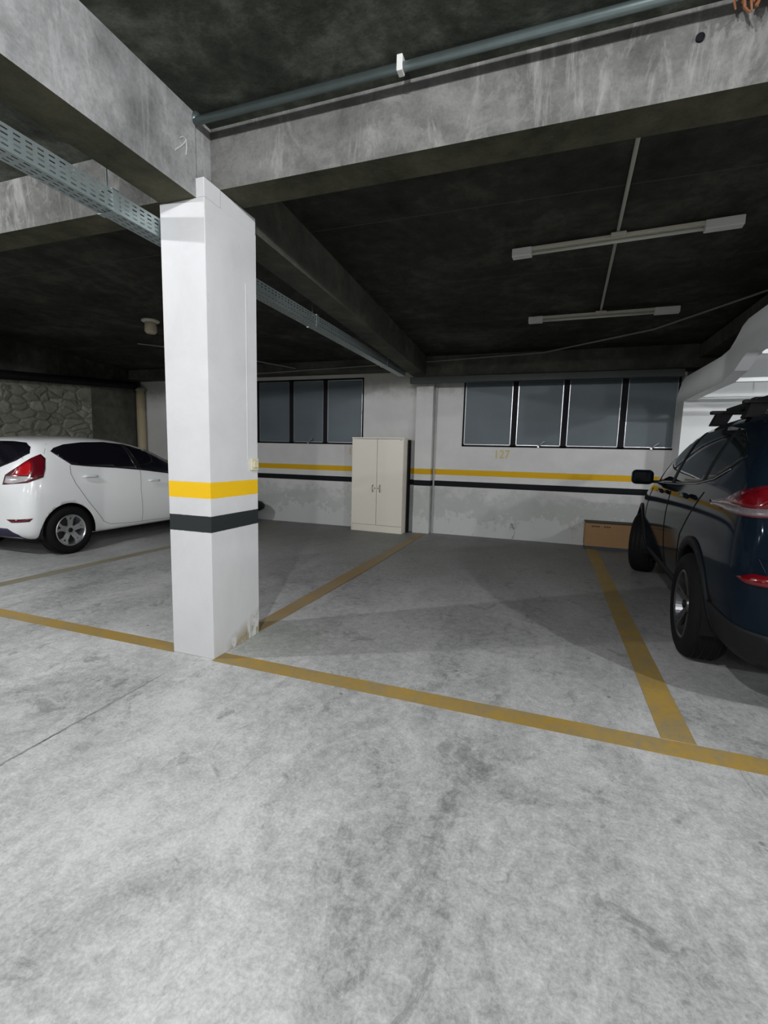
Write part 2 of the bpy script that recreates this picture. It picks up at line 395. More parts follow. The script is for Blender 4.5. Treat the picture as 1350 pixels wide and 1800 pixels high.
def numerals(txt, x, z, h):
    cu = bpy.data.curves.new('stencil_number', 'FONT'); cu.body = txt; cu.size = h*1.42; cu.extrude = .0015; cu.space_character = 1.08
    o = bpy.data.objects.new('stencil_number', cu); C.objects.link(o); o.rotation_euler = (R(90), 0, 0); o.location = (x, WY-.003, z); o.scale = (.84, 1, 1)
    cu.offset = .0035; cu.materials.append(plain('faded ochre stencil', (.56, .45, .20), .8))
    dg = bpy.context.evaluated_depsgraph_get(); me = bpy.data.meshes.new_from_object(o.evaluated_get(dg)); m = bpy.data.objects.new('stencil_number', me); C.objects.link(m)
    m.location = o.location; m.rotation_euler = o.rotation_euler; m.scale = o.scale; bpy.data.objects.remove(o); m.name = 'stencil_number'
    return m
t127 = tag(numerals('127', -.875, 1.335, .135), 'faded ochre number 127 stencilled under the right window', 'number')
t126 = tag(numerals('12', -3.50, 1.335, .135), 'faded ochre number mostly hidden behind the cabinet', 'number')

# side wall room on the right: white pier and wall, curved edge beam, joists, low slab
struct('wall_right', BX(((1.68, 7.5, 0), (9, WY+.2, 2.178)), ((1.81, 7.5, 2.178), (9, WY+.2, 2.47))), M_white, 'bright white wall behind the dark car', cat='wall')
top = [(WY, 2.27), (7.823, 2.365), (7.675, 2.461), (7.545, 2.503), (6.774, 2.497), (6.12, 2.493), (5.873, 2.516), (5.73, 2.582), (5.573, 2.673), (5.445, 2.705), (5.03, 2.71), (4.5, 2.72), (3.6, 2.75)]
low = [(WY, 2.18), (7.507, 2.178), (6.788, 2.192), (6.024, 2.201), (5.683, 2.267), (5.402, 2.385), (4.948, 2.42), (4.5, 2.43), (3.6, 2.46)]
bm = nb(); prism_x(bm, top + low[::-1], 1.68, 1.80)
struct('trim_7', bm, M_white, 'white painted curved edge beam rising above the dark car', cat='beam')
bm = nb(); prism_x(bm, [(WY, 2.44), (7.545, 2.46), (6.12, 2.46), (5.8, 2.49), (5.445, 2.66), (3.6, 2.70), (3.6, 2.74), (5.43, 2.70), (5.78, 2.52), (6.1, 2.49), (7.545, 2.49), (WY, 2.47)], 1.80, 9)
struct('trim_8', bm, M_white, 'pale painted soffit of the side ramp', cat='ramp')
struct('trim_14', BX(((1.83, 3.6, 2.76), (9, WY, zs(WY)))), M_beam_dk, 'dark fill above the side ramp', cat='beam')
for i, (y, z, lb) in enumerate(((7.22, 2.19, 'lowest and farthest pale joist beyond the dark car'), (6.02, 2.205, 'middle pale joist beyond the dark car'), (5.42, 2.37, 'nearest pale joist under the ramp, at the photo edge'))):
    o = obj('joist', BX(((1.80, y-.03, z), (8, y+.03, z+.04))), M_white)
    for hx in (2.6, 4.4, 6.2): obj('hanger_rod', T([(hx, y, z+.035), (hx, y, 2.475 if y > 5.6 else 2.66)], .006, 6), M_grey, o)
    tag(o, lb, 'joist', 'pale joists under the ramp')
struct('wall_side', BX(((8.8, -9.5, 0), (9, WY+.2, 3.4))), M_white, cat='wall')
struct('wall_front', BX(((-12, -9.5, 0), (9, -9.3, 3.4))), M_white, cat='wall')
# left: rubble wall, plaster strip, corner pipe
struct('wall_left', BX(((-8.8, 2.0, 0), (-8.42, 6.75, 3.2))), M_stone, 'rough rubble stone wall on the left', cat='wall')
struct('wall_left', BX(((-8.8, 6.75, 0), (-8.40, WY, 3.2))), M_beam_dk, 'dark plastered strip between the stone wall and the corner', cat='wall')
struct('wall_far', BX(((-12, -9.5, 0), (-11.8, WY, 3.4))), M_beam_dk, cat='wall')
bm = nb(); hexa(bm, [(-8.8, 2, 2.24), (-8.385, 2, 2.24), (-8.385, WY, 2.67), (-8.8, WY, 2.67), (-8.8, 2, 3.24), (-8.385, 2, 3.24), (-8.385, WY, 2.95), (-8.8, WY, 2.95)])
struct('trim_15', bm, M_slab_in, 'nearly black beam over the rubble stone wall', cat='beam')
dp = thing('downpipe', 'buff painted downpipe standing in the far left corner', 'pipe', (-8.28, 7.78, 0))
obj('pipe', T([(0, 0, 0), (0, 0, 2.56)], .085, 16), plain('buff paint', (.40, .34, .22), .6), dp, True)
obj('collar', T([(0, 0, 2.56), (0, 0, 2.61)], .10, 16), M_grey, dp, True)
hp = obj('drain_pipe', T([(-8.30, 7.66, 2.652), (-8.30, 5.1, 2.46), (-8.30, 2.0, 2.24)], .075, 14), M_dark, smooth=True)
tag(hp, 'long black drain pipe sloping along the top of the stone wall', 'pipe')

# ------------------------------------------------------------------ pillar
pl = thing('pillar', 'square white pillar with yellow and black bands, nearest the viewer', 'pillar', (-2.13, 2.605, 0))
bm = nb(); box(bm, (-2.30, 2.355, 0), (-1.972, 2.858, 2.80)); box(bm, (-2.032, 2.355, 2.80), (-1.972, 2.50, 2.905)); box(bm, (-2.29, 2.37, 2.80), (-1.975, 2.858, 2.905))
# the band material reads object coordinates, so the shaft keeps world coordinates
sh = obj('shaft', bm, M_pillar, pl, bevel=.004); sh.location = (2.13, -2.605, 0)
o = obj('cable_channel', BX(((-1.974, 2.735, 1.29), (-1.9695, 2.743, 2.45))), M_pillar, pl, bevel=.002); o.location = (2.13, -2.605, 0)
o = obj('outlet', BX(((-1.974, 2.765, 1.215), (-1.955, 2.845, 1.30)), ((-1.958, 2.78, 1.235), (-1.945, 2.83, 1.28))), plain('yellowed plastic', (.62, .58, .42), .5), pl, bevel=.004); o.location = (2.13, -2.605, 0)
o['label'] = 'small yellowed outlet box'

# ------------------------------------------------------------------ painted lines
def line(n, pts, mat, label, h=.002):
    bm = nb(); v = [bm.verts.new((x, y, h)) for x, y in pts]; bm.faces.new(v)
    r = bmesh.ops.extrude_face_region(bm, geom=bm.faces[:]); bmesh.ops.translate(bm, vec=(0, 0, -h), verts=[q for q in r['geom'] if isinstance(q, bmesh.types.BMVert)])
    return struct('trim_%d' % n, bm, mat, label, cat='floor marking')
line(9, [(-1.972, 2.335), (3.4, 2.335), (3.4, 2.475), (-1.972, 2.463)], M_lineY, 'yellow line along the front of the empty bay')
line(10, [(-6.5, 2.34), (-2.295, 2.345), (-2.295, 2.463), (-6.5, 2.463)], M_lineY, 'yellow line on the floor left of the pillar')
line(11, [(.603, 2.475), (.755, 2.475), (.755, 7.6), (.603, 7.6)], M_lineY, 'yellow line between the empty bay and the dark car')
line(12, [(-2.10, 2.86), (-1.975, 2.86), (-1.93, 5.1), (-1.95, 7.75), (-2.08, 7.75), (-2.096, 5.2)], M_lineM, 'brownish yellow line from the pillar to the cabinet', .007)
line(13, [(-5.05, 2.463), (-4.90, 2.463), (-4.76, 7.6), (-4.88, 7.6)], M_lineF, 'faded yellow line beside the white car')

# ------------------------------------------------------------------ pipes, trays, conduits
cv = thing('ceiling_pipe', 'grey steel pipe running under the slab along the cross beam', 'pipe', (-2.0, 2.36, 3.205))
obj('pipe', T([(-.045, 0, .0), (9, 0, 0)], .021, 14), M_galvd, cv, True)
obj('elbow', T([(-.045, -.0, .0), (-.03, 0, .01), (-.025, .01, .04)], .026, 12), M_galvd, cv, True)
for i in range(4):
    c = obj('clamp', BX(((1.185+i*1.9, -.024, -.026), (1.215+i*1.9, .024, .045))), M_cap if i == 0 else M_galv, cv, bevel=.004)
    if i == 0: c['label'] = 'white clamp'
def perforated(u0, u1, pitch, slot, rows, w, margin, place):
    """sheet with long slots; place(u, v) gives the 3D point"""
    n = int((u1-u0)/pitch); us = [u0]
    for i in range(n): us += [u0+i*pitch+(pitch-slot)/2, u0+i*pitch+(pitch+slot)/2]
    us.append(u0+n*pitch)
    vs = [0]; st = (w-2*margin)/rows; hs = .0075
    for r_ in range(rows): c_ = margin+st*(r_+.5); vs += [c_-hs/2, c_+hs/2]
    vs.append(w)
    bm = nb(); g = [[bm.verts.new(place(u, v)) for v in vs] for u in us]
    for i in range(len(us)-1):
        for j in range(len(vs)-1):
            if i % 2 == 1 and j % 2 == 1: continue
            bm.faces.new((g[i][j], g[i+1][j], g[i+1][j+1], g[i][j+1]))
    return bm
tr = thing('cable_tray', 'long perforated galvanised cable tray hanging left of the pillar', 'cable tray', (-2.37, 0, 2.62))
for nm, bm in (('side_panel', perforated(-2.0, 7.5, .052, .030, 4, .105, .008, lambda u, v: (.055, u, v+.005))),
               ('side_panel', perforated(-2.0, 7.5, .052, .030, 4, .105, .008, lambda u, v: (-.05, u, v+.005))),
               ('bottom_panel', perforated(-2.0, 7.5, .052, .030, 3, .105, .008, lambda u, v: (-.05+v, u, .005)))):
    o = obj(nm, bm, M_galv, tr); s_ = o.modifiers.new('sheet', 'SOLIDIFY'); s_.thickness = .0015
for y in (-.6, 2.06, 4.4, 6.6):
    h = obj('hanger', BX(((-.055, y-.02, -.002), (.06, y+.02, .002)), ((.057, y-.02, 0), (.061, y+.02, .115)), ((-.056, y-.02, 0), (-.052, y+.02, .115)), ((-.056, y-.02, .112), (.061, y+.02, .118))), M_galv, tr)
    obj('rod', T([(.0, y, .11), (.0, y, 3.245-2.62 if y < 2.5 else zs(y)-2.62)], .005, 6), M_galvd, h)
    obj('nut', T([(.0, y, .118), (.0, y, .135)], .012, 6), M_galv, h)
obj('wires', T([(0, -2, .03), (-.01, 2, .032), (.005, 5, .03), (0, 7.4, .03)], .022, 8), M_dark, tr)
t2 = obj('cable_tray', BX(((-2.24, 7.50, 2.515), (1.66, 7.60, 2.52)), ((-2.24, 7.50, 2.52), (1.66, 7.503, 2.61)), ((-2.24, 7.597, 2.52), (1.66, 7.60, 2.61)), ((-1.32, 7.495, 2.51), (-1.30, 7.505, 2.615)), ((.05, 7.495, 2.51), (.07, 7.505, 2.615))), plain('dusty galvanised steel', (.055, .06, .058), .7, .2, noise_amt=.3, scale=40))
tag(t2, 'dusty grey cable tray fixed along the top of the right window', 'cable tray')
cd = obj('conduit', T([(-5.6, 7.585, 2.775), (-1.929, 7.585, 2.864), (-.18, 7.585, 2.925)], .011, 8), M_grey)
tag(cd, 'thin conduit running level along the beam over the back windows', 'conduit')
cd = obj('conduit', T([(-.18, 7.60, 2.93), (1.12, 6.80, zs(6.8)-.012), (1.909, 5.76, zs(5.76)-.012), (3.2, 4.1, zs(4.1)-.014)], .012, 8), M_grey)
tag(cd, 'thin conduit crossing the dark ceiling diagonally towards the right', 'conduit')
cd = obj('conduit', T([(-4.40, 7.55, 2.84), (-5.6, 6.6, zs(6.6)-.012), (-6.4, 6.0, zs(6)-.012)], .010, 8), M_grey)
tag(cd, 'thin conduit branching up the ceiling left of the window conduit', 'conduit')
cd = obj('conduit', T([(.345, 2.72, zs(2.72)-.013), (.385, 4.15, zs(4.15)-.013), (.435, 5.98, zs(5.98)-.013)], .013, 8), plain('pale conduit', (.36, .355, .31), .6))
tag(cd, 'pale conduit linking the two unlit tube fittings on the ceiling', 'conduit')
def fitting(cx, cyy, L, rz, label):
    z = zs(cyy)-.026; t = thing('tube_light', label, 'light fitting', (cx, cyy, z), rz, 'unlit tube fittings over the empty bay')
    obj('batten', BX(((-L/2+.02, -.028, -.032), (L/2-.02, .028, -.004))), M_beige, t, bevel=.004)
    obj('tube', T([(-L/2+.10, -.0, -.052), (L/2-.14, 0, -.052)], .013, 12), M_tubew, t, True)
    obj('end_cap', BX(((-L/2, -.040, -.070), (-L/2+.16, .040, -.004))), M_cap, t, bevel=.006)
    obj('end_cap', BX(((L/2-.24, -.040, -.070), (L/2, .040, -.004))), M_cap, t, bevel=.006)
    obj('junction_box', BX(((-.055, -.062, -.03), (.055, .062, -.003))), M_beige, t, bevel=.004)
fitting(.395, 4.265, 1.62, R(-4.5), 'unlit white tube fitting on the ceiling, nearer of the two')
fitting(.435, 6.0, 1.56, R(-1.2), 'unlit white tube fitting on the ceiling, farther and smaller of the two')
# ceiling device in the left bays
sm = thing('smoke_detector', 'pale cylindrical smoke detector on the dark ceiling left of the pillar', 'detector', (-5.25, 5.15, zs(5.15)))
bm = nb(); lathe(bm, [(.115, 0), (.115, -.02), (.085, -.035)], 24, 'Z'); obj('base', bm, M_beige, sm, True)
bm = nb(); lathe(bm, [(.07, -.03), (.075, -.08), (.078, -.15), (.06, -.175), (.0, -.178)], 24, 'Z'); obj('sensor_body', bm, plain('aged plastic', (.48, .42, .30), .5), sm, True)
# rusty broken spot with dangling roots of wire at the right end of the beam
bm = nb()
for i in range(34):
    x = .60 + random.random()*.24; y = 2.47 - random.random()*.09; z = 3.25; L = .05 + random.random()*.10
    p = [Vector((x, y, z))]
    for k in range(4): p.append(p[-1] + Vector((random.uniform(-.018, .018), random.uniform(-.015, .012), -L/4)))
    tube(bm, p, [.004, .006, .008, .006, .003], 5)
ro = obj('rusty_wires', bm, plain('rust', (.22, .085, .035), .85, noise_amt=.7, scale=50))
tag(ro, 'tuft of rusty reddish wires hanging above the right end of the cross beam', 'wires')

# ------------------------------------------------------------------ lamps of the garage (each with socket and bulb light)
def globe_lamp(x, y, z, watts, where, top=3.25):
    t = thing('bulb_lamp', 'round white ceiling lamp %s' % where, 'lamp', (x, y, z), 0, 'lit bulb lamps of the aisles')
    bm = nb(); lathe(bm, [(.0, top-z), (.06, top-z), (.06, .085), (.105, .075), (.105, .068), (.03, .07)], 24, 'Z')
    obj('lamp_socket', bm, M_cap, t, True)
    L = bpy.data.lights.new('bulb', 'POINT'); L.energy = watts*3.2; L.color = (.97, .985, 1.0); L.shadow_soft_size = .045
    o = bpy.data.objects.new('bulb', L); C.objects.link(o); o.parent = t
for a in LAMPS: globe_lamp(*a)
globe_lamp(*SIDE_LAMP, 'under the side ramp beyond the dark car', 2.62)

# ------------------------------------------------------------------ cabinet
cb = thing('cabinet', 'tall cream two-door cabinet against the back wall', 'cabinet', (-3.272, 7.556, 0), R(-2.6))
M_cream = plain('cream laminate', (.79, .745, .65), .45, noise_amt=.05, scale=90)
M_creamS = M_cream
Wc, Dc, Hc = .955, .285, 1.635
bm = BX(((0, .018, .0), (.018, Dc, Hc-.018)), ((Wc-.018, .018, 0), (Wc, Dc, Hc-.018)), ((.018, Dc-.006, .02), (Wc-.018, Dc, Hc-.02)), ((.018, .03, .10), (Wc-.018, Dc-.006, .118)), ((.018, .03, .8), (Wc-.018, Dc-.006, .818)))
obj('body', bm, M_cream, cb, bevel=.001)
obj('top_panel', BX(((-.004, .0, Hc-.02), (Wc+.004, Dc+.006, Hc))), M_cream, cb, bevel=.002)
obj('plinth', BX(((.022, .002, 0), (Wc, .02, .118))), M_cream, cb, bevel=.002)
obj('side_leg', BX(((0, .0, 0), (.018, .02, .118))), M_cream, cb, bevel=.001)
for i, (a, b_) in enumerate(((.003, Wc/2-.0035), (Wc/2+.0035, Wc-.003))):
    d = obj('door', BX(((a, .0, .123), (b_, .0175, Hc-.027))), M_cream, cb, bevel=.0015)
    hx = b_-.062 if i == 0 else a+.062
    pts = [(hx, -.003, .70), (hx, -.022, .715), (hx+(.004 if i else -.004), -.028, .76), (hx, -.022, .81), (hx, -.003, .825)]
    h = obj('handle', T(pts, [.007, .008, .006, .008, .007], 8), plain('brushed nickel', (.32, .30, .27), .35, .8), d, True); h['label'] = 'curved nickel handle'
    k = b_-.026 if i == 0 else a+.026
    obj('lock', T([(k, -.004, .765), (k, .002, .765)], .010, 12), plain('dark brass', (.10, .085, .06), .4, .8), d)
obj('maker_plate', BX(((Wc-.06, -.0015, Hc-.05), (Wc-.03, .001, Hc-.043))), M_grey, cb)
ln = obj('gap_shadow_strip', BX(((Wc+.012, .19, 0), (Wc+.03, .30, Hc-.03))), M_dark) ; ln.location = cb.location; ln.rotation_euler = cb.rotation_euler  # dark strip stands in for the shade in this gap
ln.name = 'gap_shade'; tag(ln, 'thin dark strip standing in for the shade between the cabinet and the pilaster', 'board')

# ------------------------------------------------------------------ long low cardboard box
cbx = thing('cardboard_box', 'long low brown cardboard box lying against the back wall', 'box', (.575, 7.60, 0))
M_ink = plain('print ink', (.07, .04, .02), .8)
M_card = plain('cardboard', (.36, .21, .10), .85, noise_amt=.12, scale=20)
obj('carton', BX(((0, 0, .045), (1.09, .28, .40))), M_card, cbx, bevel=.006)
obj('flap', BX(((-.004, -.006, .398), (1.094, .286, .412))), plain('dark card edge', (.05, .045, .03), .9), cbx, bevel=.003)
obj('pallet', BX(((.01, .0, 0), (1.08, .28, .045))), plain('blue grey foam', (.05, .065, .08), .8), cbx)
for a, b_ in ((.085, .115), (.12, .14), (.146, .168), (.175, .20), (.255, .28), (.287, .31), (.318, .345)): obj('printed_mark', BX(((a, -.0035, .345), (b_, .001, .362))), M_ink, cbx)

# dark round-topped stool at the wall just right of the pillar
st = thing('shape', 'black round-topped stool half hidden behind the pillar, by the back wall', 'shape', (-5.36, 7.45, 0))
bm = nb(); lathe(bm, [(0, .21), (.22, .225), (.30, .27), (.31, .33), (.26, .39), (.14, .43), (0, .44)], 32, 'Z'); obj('round_top', bm, M_dark, st, True)  # form unidentified; plain dark round top on a pedestal
bm = nb(); lathe(bm, [(.16, 0), (.14, .02), (.12, .22)], 24, 'Z'); obj('pedestal', bm, M_dark, st, True)

# ------------------------------------------------------------------ cars: loft a cage, subdivide, cut the arches, lay panels on it
def smooth_body(stations, cx, levels=2):
    """stations: x, zb, wl, wm, zm, wb, zbt, wr, zre, zt ; returns an evaluated closed mesh (bmesh)"""
    bm = nb(); rings = []
    for (x, z0, wl, wm, zm, w_b, zbt, wr, zre, zt) in stations:
        half = [(0, z0), (wl*.8, z0), (wl, z0+.035), (wm, zm), (w_b, zbt), ((w_b*.52+wr*.48)+.012, (zbt+zre)/2), (wr, zre), (wr*.62, zt-.012), (0, zt)]
        pts = half + [(-y, z) for y, z in half[-2:0:-1]]
        rings.append([bm.verts.new((x, y, z)) for y, z in pts])
    n = len(rings[0])
    for q, s_ in zip(rings, rings[1:]):
        for k in range(n): bm.faces.new((q[k], q[(k+1) % n], s_[(k+1) % n], s_[k]))
    for ring in (rings[0], rings[-1]):     # ladder-fill the ends
        h = n//2
        for k in range(h):
            a, b_ = ring[k], ring[k+1]; c_, d = ring[(n-k-1) % n], ring[(n-k) % n]
            vs = [v for i, v in enumerate((a, b_, c_, d)) if v not in (a, b_, c_, d)[:i]]
            if len(vs) > 2: bm.faces.new(vs)
    bmesh.ops.recalc_face_normals(bm, faces=bm.faces)
    me = bpy.data.meshes.new('tmp'); bm.to_mesh(me); bm.free()
    o = bpy.data.objects.new('tmp', me); C.objects.link(o)
    m = o.modifiers.new('s', 'SUBSURF'); m.levels = m.render_levels = levels + 1
    return o
def evaluated(o):
    dg = bpy.context.evaluated_depsgraph_get(); dg.update()
    return bpy.data.meshes.new_from_object(o.evaluated_get(dg))
def bvh_of(me):
    return BVHTree.FromPolygons([v.co.copy() for v in me.vertices], [list(p.vertices) for p in me.polygons])
def panel(bvh, poly, d, off=.004, step=.05, skirt=.006, hole=None):
    """lay a polygon onto the body. poly in the plane (a, b) seen along direction d ('L','R' side: x,z ; 'B' back: y,z ; or a Vector for oblique: s,z)"""
    if isinstance(d, str): d = {'R': Vector((0, 1, 0)), 'L': Vector((0, -1, 0)), 'B': Vector((1, 0, 0)), 'F': Vector((-1, 0, 0)), 'T': Vector((0, 0, -1))}[d]
    d = d.normalized()
    if abs(d.z) > .9: u, v = Vector((1, 0, 0)), Vector((0, 1, 0))
    elif abs(d.y) > .9: u, v = Vector((1, 0, 0)), Vector((0, 0, 1))
    elif abs(d.x) > .99: u, v = Vector((0, 1, 0)), Vector((0, 0, 1))
    else: u, v = Vector((-d.y, d.x, 0)), Vector((0, 0, 1))
    pts = []
    n = len(poly)
    for i in range(n):
        a, b_ = Vector(poly[i]), Vector(poly[(i+1) % n]); k = max(1, int((b_-a).length/step))
        pts += [a.lerp(b_, j/k) for j in range(k)]
    nbp = len(pts)
    x0, x1 = min(p.x for p in pts), max(p.x for p in pts); y0, y1 = min(p.y for p in pts), max(p.y for p in pts)
    def inside(q):
        c_ = False
        for i in range(nbp):
            a, b_ = pts[i], pts[(i+1) % nbp]
            if (a.y > q.y) != (b_.y > q.y) and q.x < (b_.x-a.x)*(q.y-a.y)/(b_.y-a.y)+a.x: c_ = not c_
        return c_
    ext = []
    gx = x0+step/2
    while gx < x1:
        gy = y0+step/2
        while gy < y1:
            q = Vector((gx, gy))
            if inside(q) and min((q-p).length for p in pts) > step*.45: ext.append(q)
            gy += step
        gx += step
    vs, es, fs, _, _, _ = geometry.delaunay_2d_cdt(pts+ext, [(i, (i+1) % nbp) for i in range(nbp)], [list(range(nbp))], 1, 1e-5)
    bm = nb(); out = []
    for q in vs:
        o_ = u*q.x + v*q.y - d*4
        hit = bvh.ray_cast(o_, d)
        if hit[0] is None:
            nr = bvh.find_nearest(u*q.x + v*q.y - d*.5); P, N = nr[0], nr[1]
        else: P, N = hit[0], hit[1]
        if N.dot(d) > 0: N = -N
        out.append((bm.verts.new(P + N*off), P - N*skirt))
    for f in fs:
        if len(f) > 2:
            try: bm.faces.new([out[i][0] for i in f])
            except ValueError: pass
    bmesh.ops.recalc_face_normals(bm, faces=bm.faces)
    if bm.faces and sum((f.normal.dot(d)*f.calc_area() for f in bm.faces)) > 0: bmesh.ops.reverse_faces(bm, faces=bm.faces)
    low_ = {o_[0]: o_[1] for o_ in out}
    made = {}
    for e in [e for e in bm.edges if len(e.link_faces) == 1]:
        a, b_ = e.verts
        for q in (a, b_):
            if q not in made: made[q] = bm.verts.new(low_[q])
        bm.faces.new((a, b_, made[b_], made[a]))
    return bm
def on_body(bvh, pts, d, off=.003):
    d = {'R': Vector((0, 1, 0)), 'L': Vector((0, -1, 0)), 'B': Vector((1, 0, 0)), 'T': Vector((0, 0, -1))}[d]
    u, v = (Vector((1, 0, 0)), Vector((0, 0, 1))) if abs(d.y) > .9 else ((Vector((0, 1, 0)), Vector((0, 0, 1))) if abs(d.x) > .9 else (Vector((1, 0, 0)), Vector((0, 1, 0))))
    out = []
    for i in range(len(pts)-1):
        a, b_ = Vector(pts[i]), Vector(pts[i+1]); k = max(1, int((b_-a).length/.05))
        out += [a.lerp(b_, j/k) for j in range(k)]
    out.append(Vector(pts[-1])); res = []
    for q in out:
        h = bvh.ray_cast(u*q.x+v*q.y-d*4, d)
        if h[0] is not None:
            N = h[1] if h[1].dot(d) < 0 else -h[1]
            res.append(h[0]+N*off)
    return res
def ring_poly(cx, cz, r0, r1, a0, a1, n=28):
    o_ = [(cx+r1*math.cos(R(a0+(a1-a0)*i/n)), cz+r1*math.sin(R(a0+(a1-a0)*i/n))) for i in range(n+1)]
    return o_ + [(cx+r0*math.cos(R(a1-(a1-a0)*i/n)), cz+r0*math.sin(R(a1-(a1-a0)*i/n))) for i in range(n+1)]
def cut_arches(o, centres, r, w_in=.52):
    bm = nb()
    for (x, z) in centres:
        for s_ in (-1, 1):
            tube(bm, [(x, s_*w_in, z), (x, s_*1.3, z)], r, 48)
    bmesh.ops.recalc_face_normals(bm, faces=bm.faces)
    me = bpy.data.meshes.new('cut'); bm.to_mesh(me); bm.free()
    c_ = bpy.data.objects.new('cut', me); C.objects.link(c_)
    m = o.modifiers.new('b', 'BOOLEAN'); m.operation = 'DIFFERENCE'; m.object = c_; m.solver = 'EXACT'
    res = evaluated(o)
    bpy.data.objects.remove(c_)
    return res
def arch_liner(parent, x, z, r, s_, y0, y1):
    bm = nb(); n = 24; a0, a1 = -12, 192; q = []
    for i in range(n+1):
        a = R(a0+(a1-a0)*i/n)
        q.append([bm.verts.new((x+r*math.cos(a), s_*yy, z+r*math.sin(a))) for yy in (y0, y1)])
    for a, b_ in zip(q, q[1:]): bm.faces.new((a[0], b_[0], b_[1], a[1]))
    bm.faces.new([k[0] for k in q])
    return obj('wheel_arch_liner', bm, M_dark, parent)
def wheel(parent, x, y, z, Rt, wd, Rr, style, rim_mat, side, steer=0):
    """side -1: outer face towards local -y"""
    hub = bpy.data.objects.new('wheel', bpy.data.meshes.new('wheel')); C.objects.link(hub); hub.parent = parent; hub.location = (x, y, z)
    hub.rotation_euler = (0, 0, (0 if side < 0 else math.pi) + steer)
    o = -wd/2
    bm = nb()
    lathe(bm, [(Rr, o+.012), (Rr+.012, o-.002), (Rt-.05, o-.006), (Rt-.022, o+.008), (Rt-.004, o+.03), (Rt, o+.06), (Rt, -o-.06), (Rt-.004, -o-.03), (Rt-.03, -o), (Rr, -o-.01)], 64, 'Y', close=True)
    ty = obj('tyre', bm, M_rub, hub, True)
    bm = nb()
    for yy in (-.065, -.022, .022, .065):
        lathe(bm, [(Rt-.003, yy-.0035), (Rt+.0012, yy-.0035), (Rt+.0012, yy+.0035), (Rt-.003, yy+.0035)], 64, 'Y', close=True)
    obj('tread_groove', bm, M_dark, ty)
    # rim in the hub mesh itself
    bm = nb()
    lathe(bm, [(Rr+.004, o+.006), (Rr-.006, o+.002), (Rr-.016, o+.012), (Rr-.028, o+.06), (Rr-.03, -o-.02), (Rr+.0, -o-.02), (Rr+.0, o+.02)], 64, 'Y', close=True)
    def spoke(a, r0, r1, w0, w1, y0, y1, th=.022, twist=0):
        ca, sa = math.cos(a), math.sin(a); cb_, sb_ = math.cos(a+twist), math.sin(a+twist); ps = []
        for (r_, w_, yy, c1, s1) in ((r0, w0, y0, ca, sa), (r1, w1, y1, cb_, sb_)):
            for (t_, dy) in ((-1, 0), (1, 0), (.7, th), (-.7, th)):
                ps.append((r_*c1 - s1*t_*w_/2, yy+dy, r_*s1 + c1*t_*w_/2))
        v = [bm.verts.new(p) for p in ps]
        for f in ((0, 1, 2, 3), (7, 6, 5, 4), (0, 4, 5, 1), (1, 5, 6, 2), (2, 6, 7, 3), (3, 7, 4, 0)): bm.faces.new([v[i] for i in f])
    for i in range(5):
        a = 2*math.pi*i/5 + math.pi/2
        if style == 'split':
            spoke(a, .045, Rr*.60, .060, .075, o+.028, o+.018)
            spoke(a-.06, Rr*.55, Rr-.012, .034, .036, o+.018, o+.010, twist=-.20)
            spoke(a+.06, Rr*.55, Rr-.012, .034, .036, o+.018, o+.010, twist=.20)
            spoke(a, Rr*.78, Rr-.012, .03, .075, o+.03, o+.016)
        else:
            spoke(a-.10, .04, Rr-.012, .034, .030, o+.045, o+.010, twist=-.02)
            spoke(a+.10, .04, Rr-.012, .034, .030, o+.045, o+.010, twist=.02)
    lathe(bm, [(.0, o+.022), (.062, o+.026), (.070, o+.05), (0, o+.07)], 24, 'Y')
    bmesh.ops.recalc_face_normals(bm, faces=bm.faces)
    bm.to_mesh(hub.data); bm.free(); hub.data.materials.append(rim_mat)
    bm = nb(); lathe(bm, [(0, o+.014), (.026, o+.015), (.030, o+.024)], 20, 'Y'); obj('hub_cap', bm, M_dark, hub, True)
    bm = nb(); lathe(bm, [(Rr-.05, .0), (.05, .0), (.05, .02), (Rr-.05, .02)], 40, 'Y', close=True); obj('brake_disc', bm, plain('brake steel', (.06, .06, .065), .5, .6), hub)
    return hub
def seam(parent, bvh, pts, d, mat, r=.0028, name='panel_gap'):
    p = on_body(bvh, pts, d, .0005)
    if len(p) > 1: return obj(name, T(p, r, 5), mat, parent)

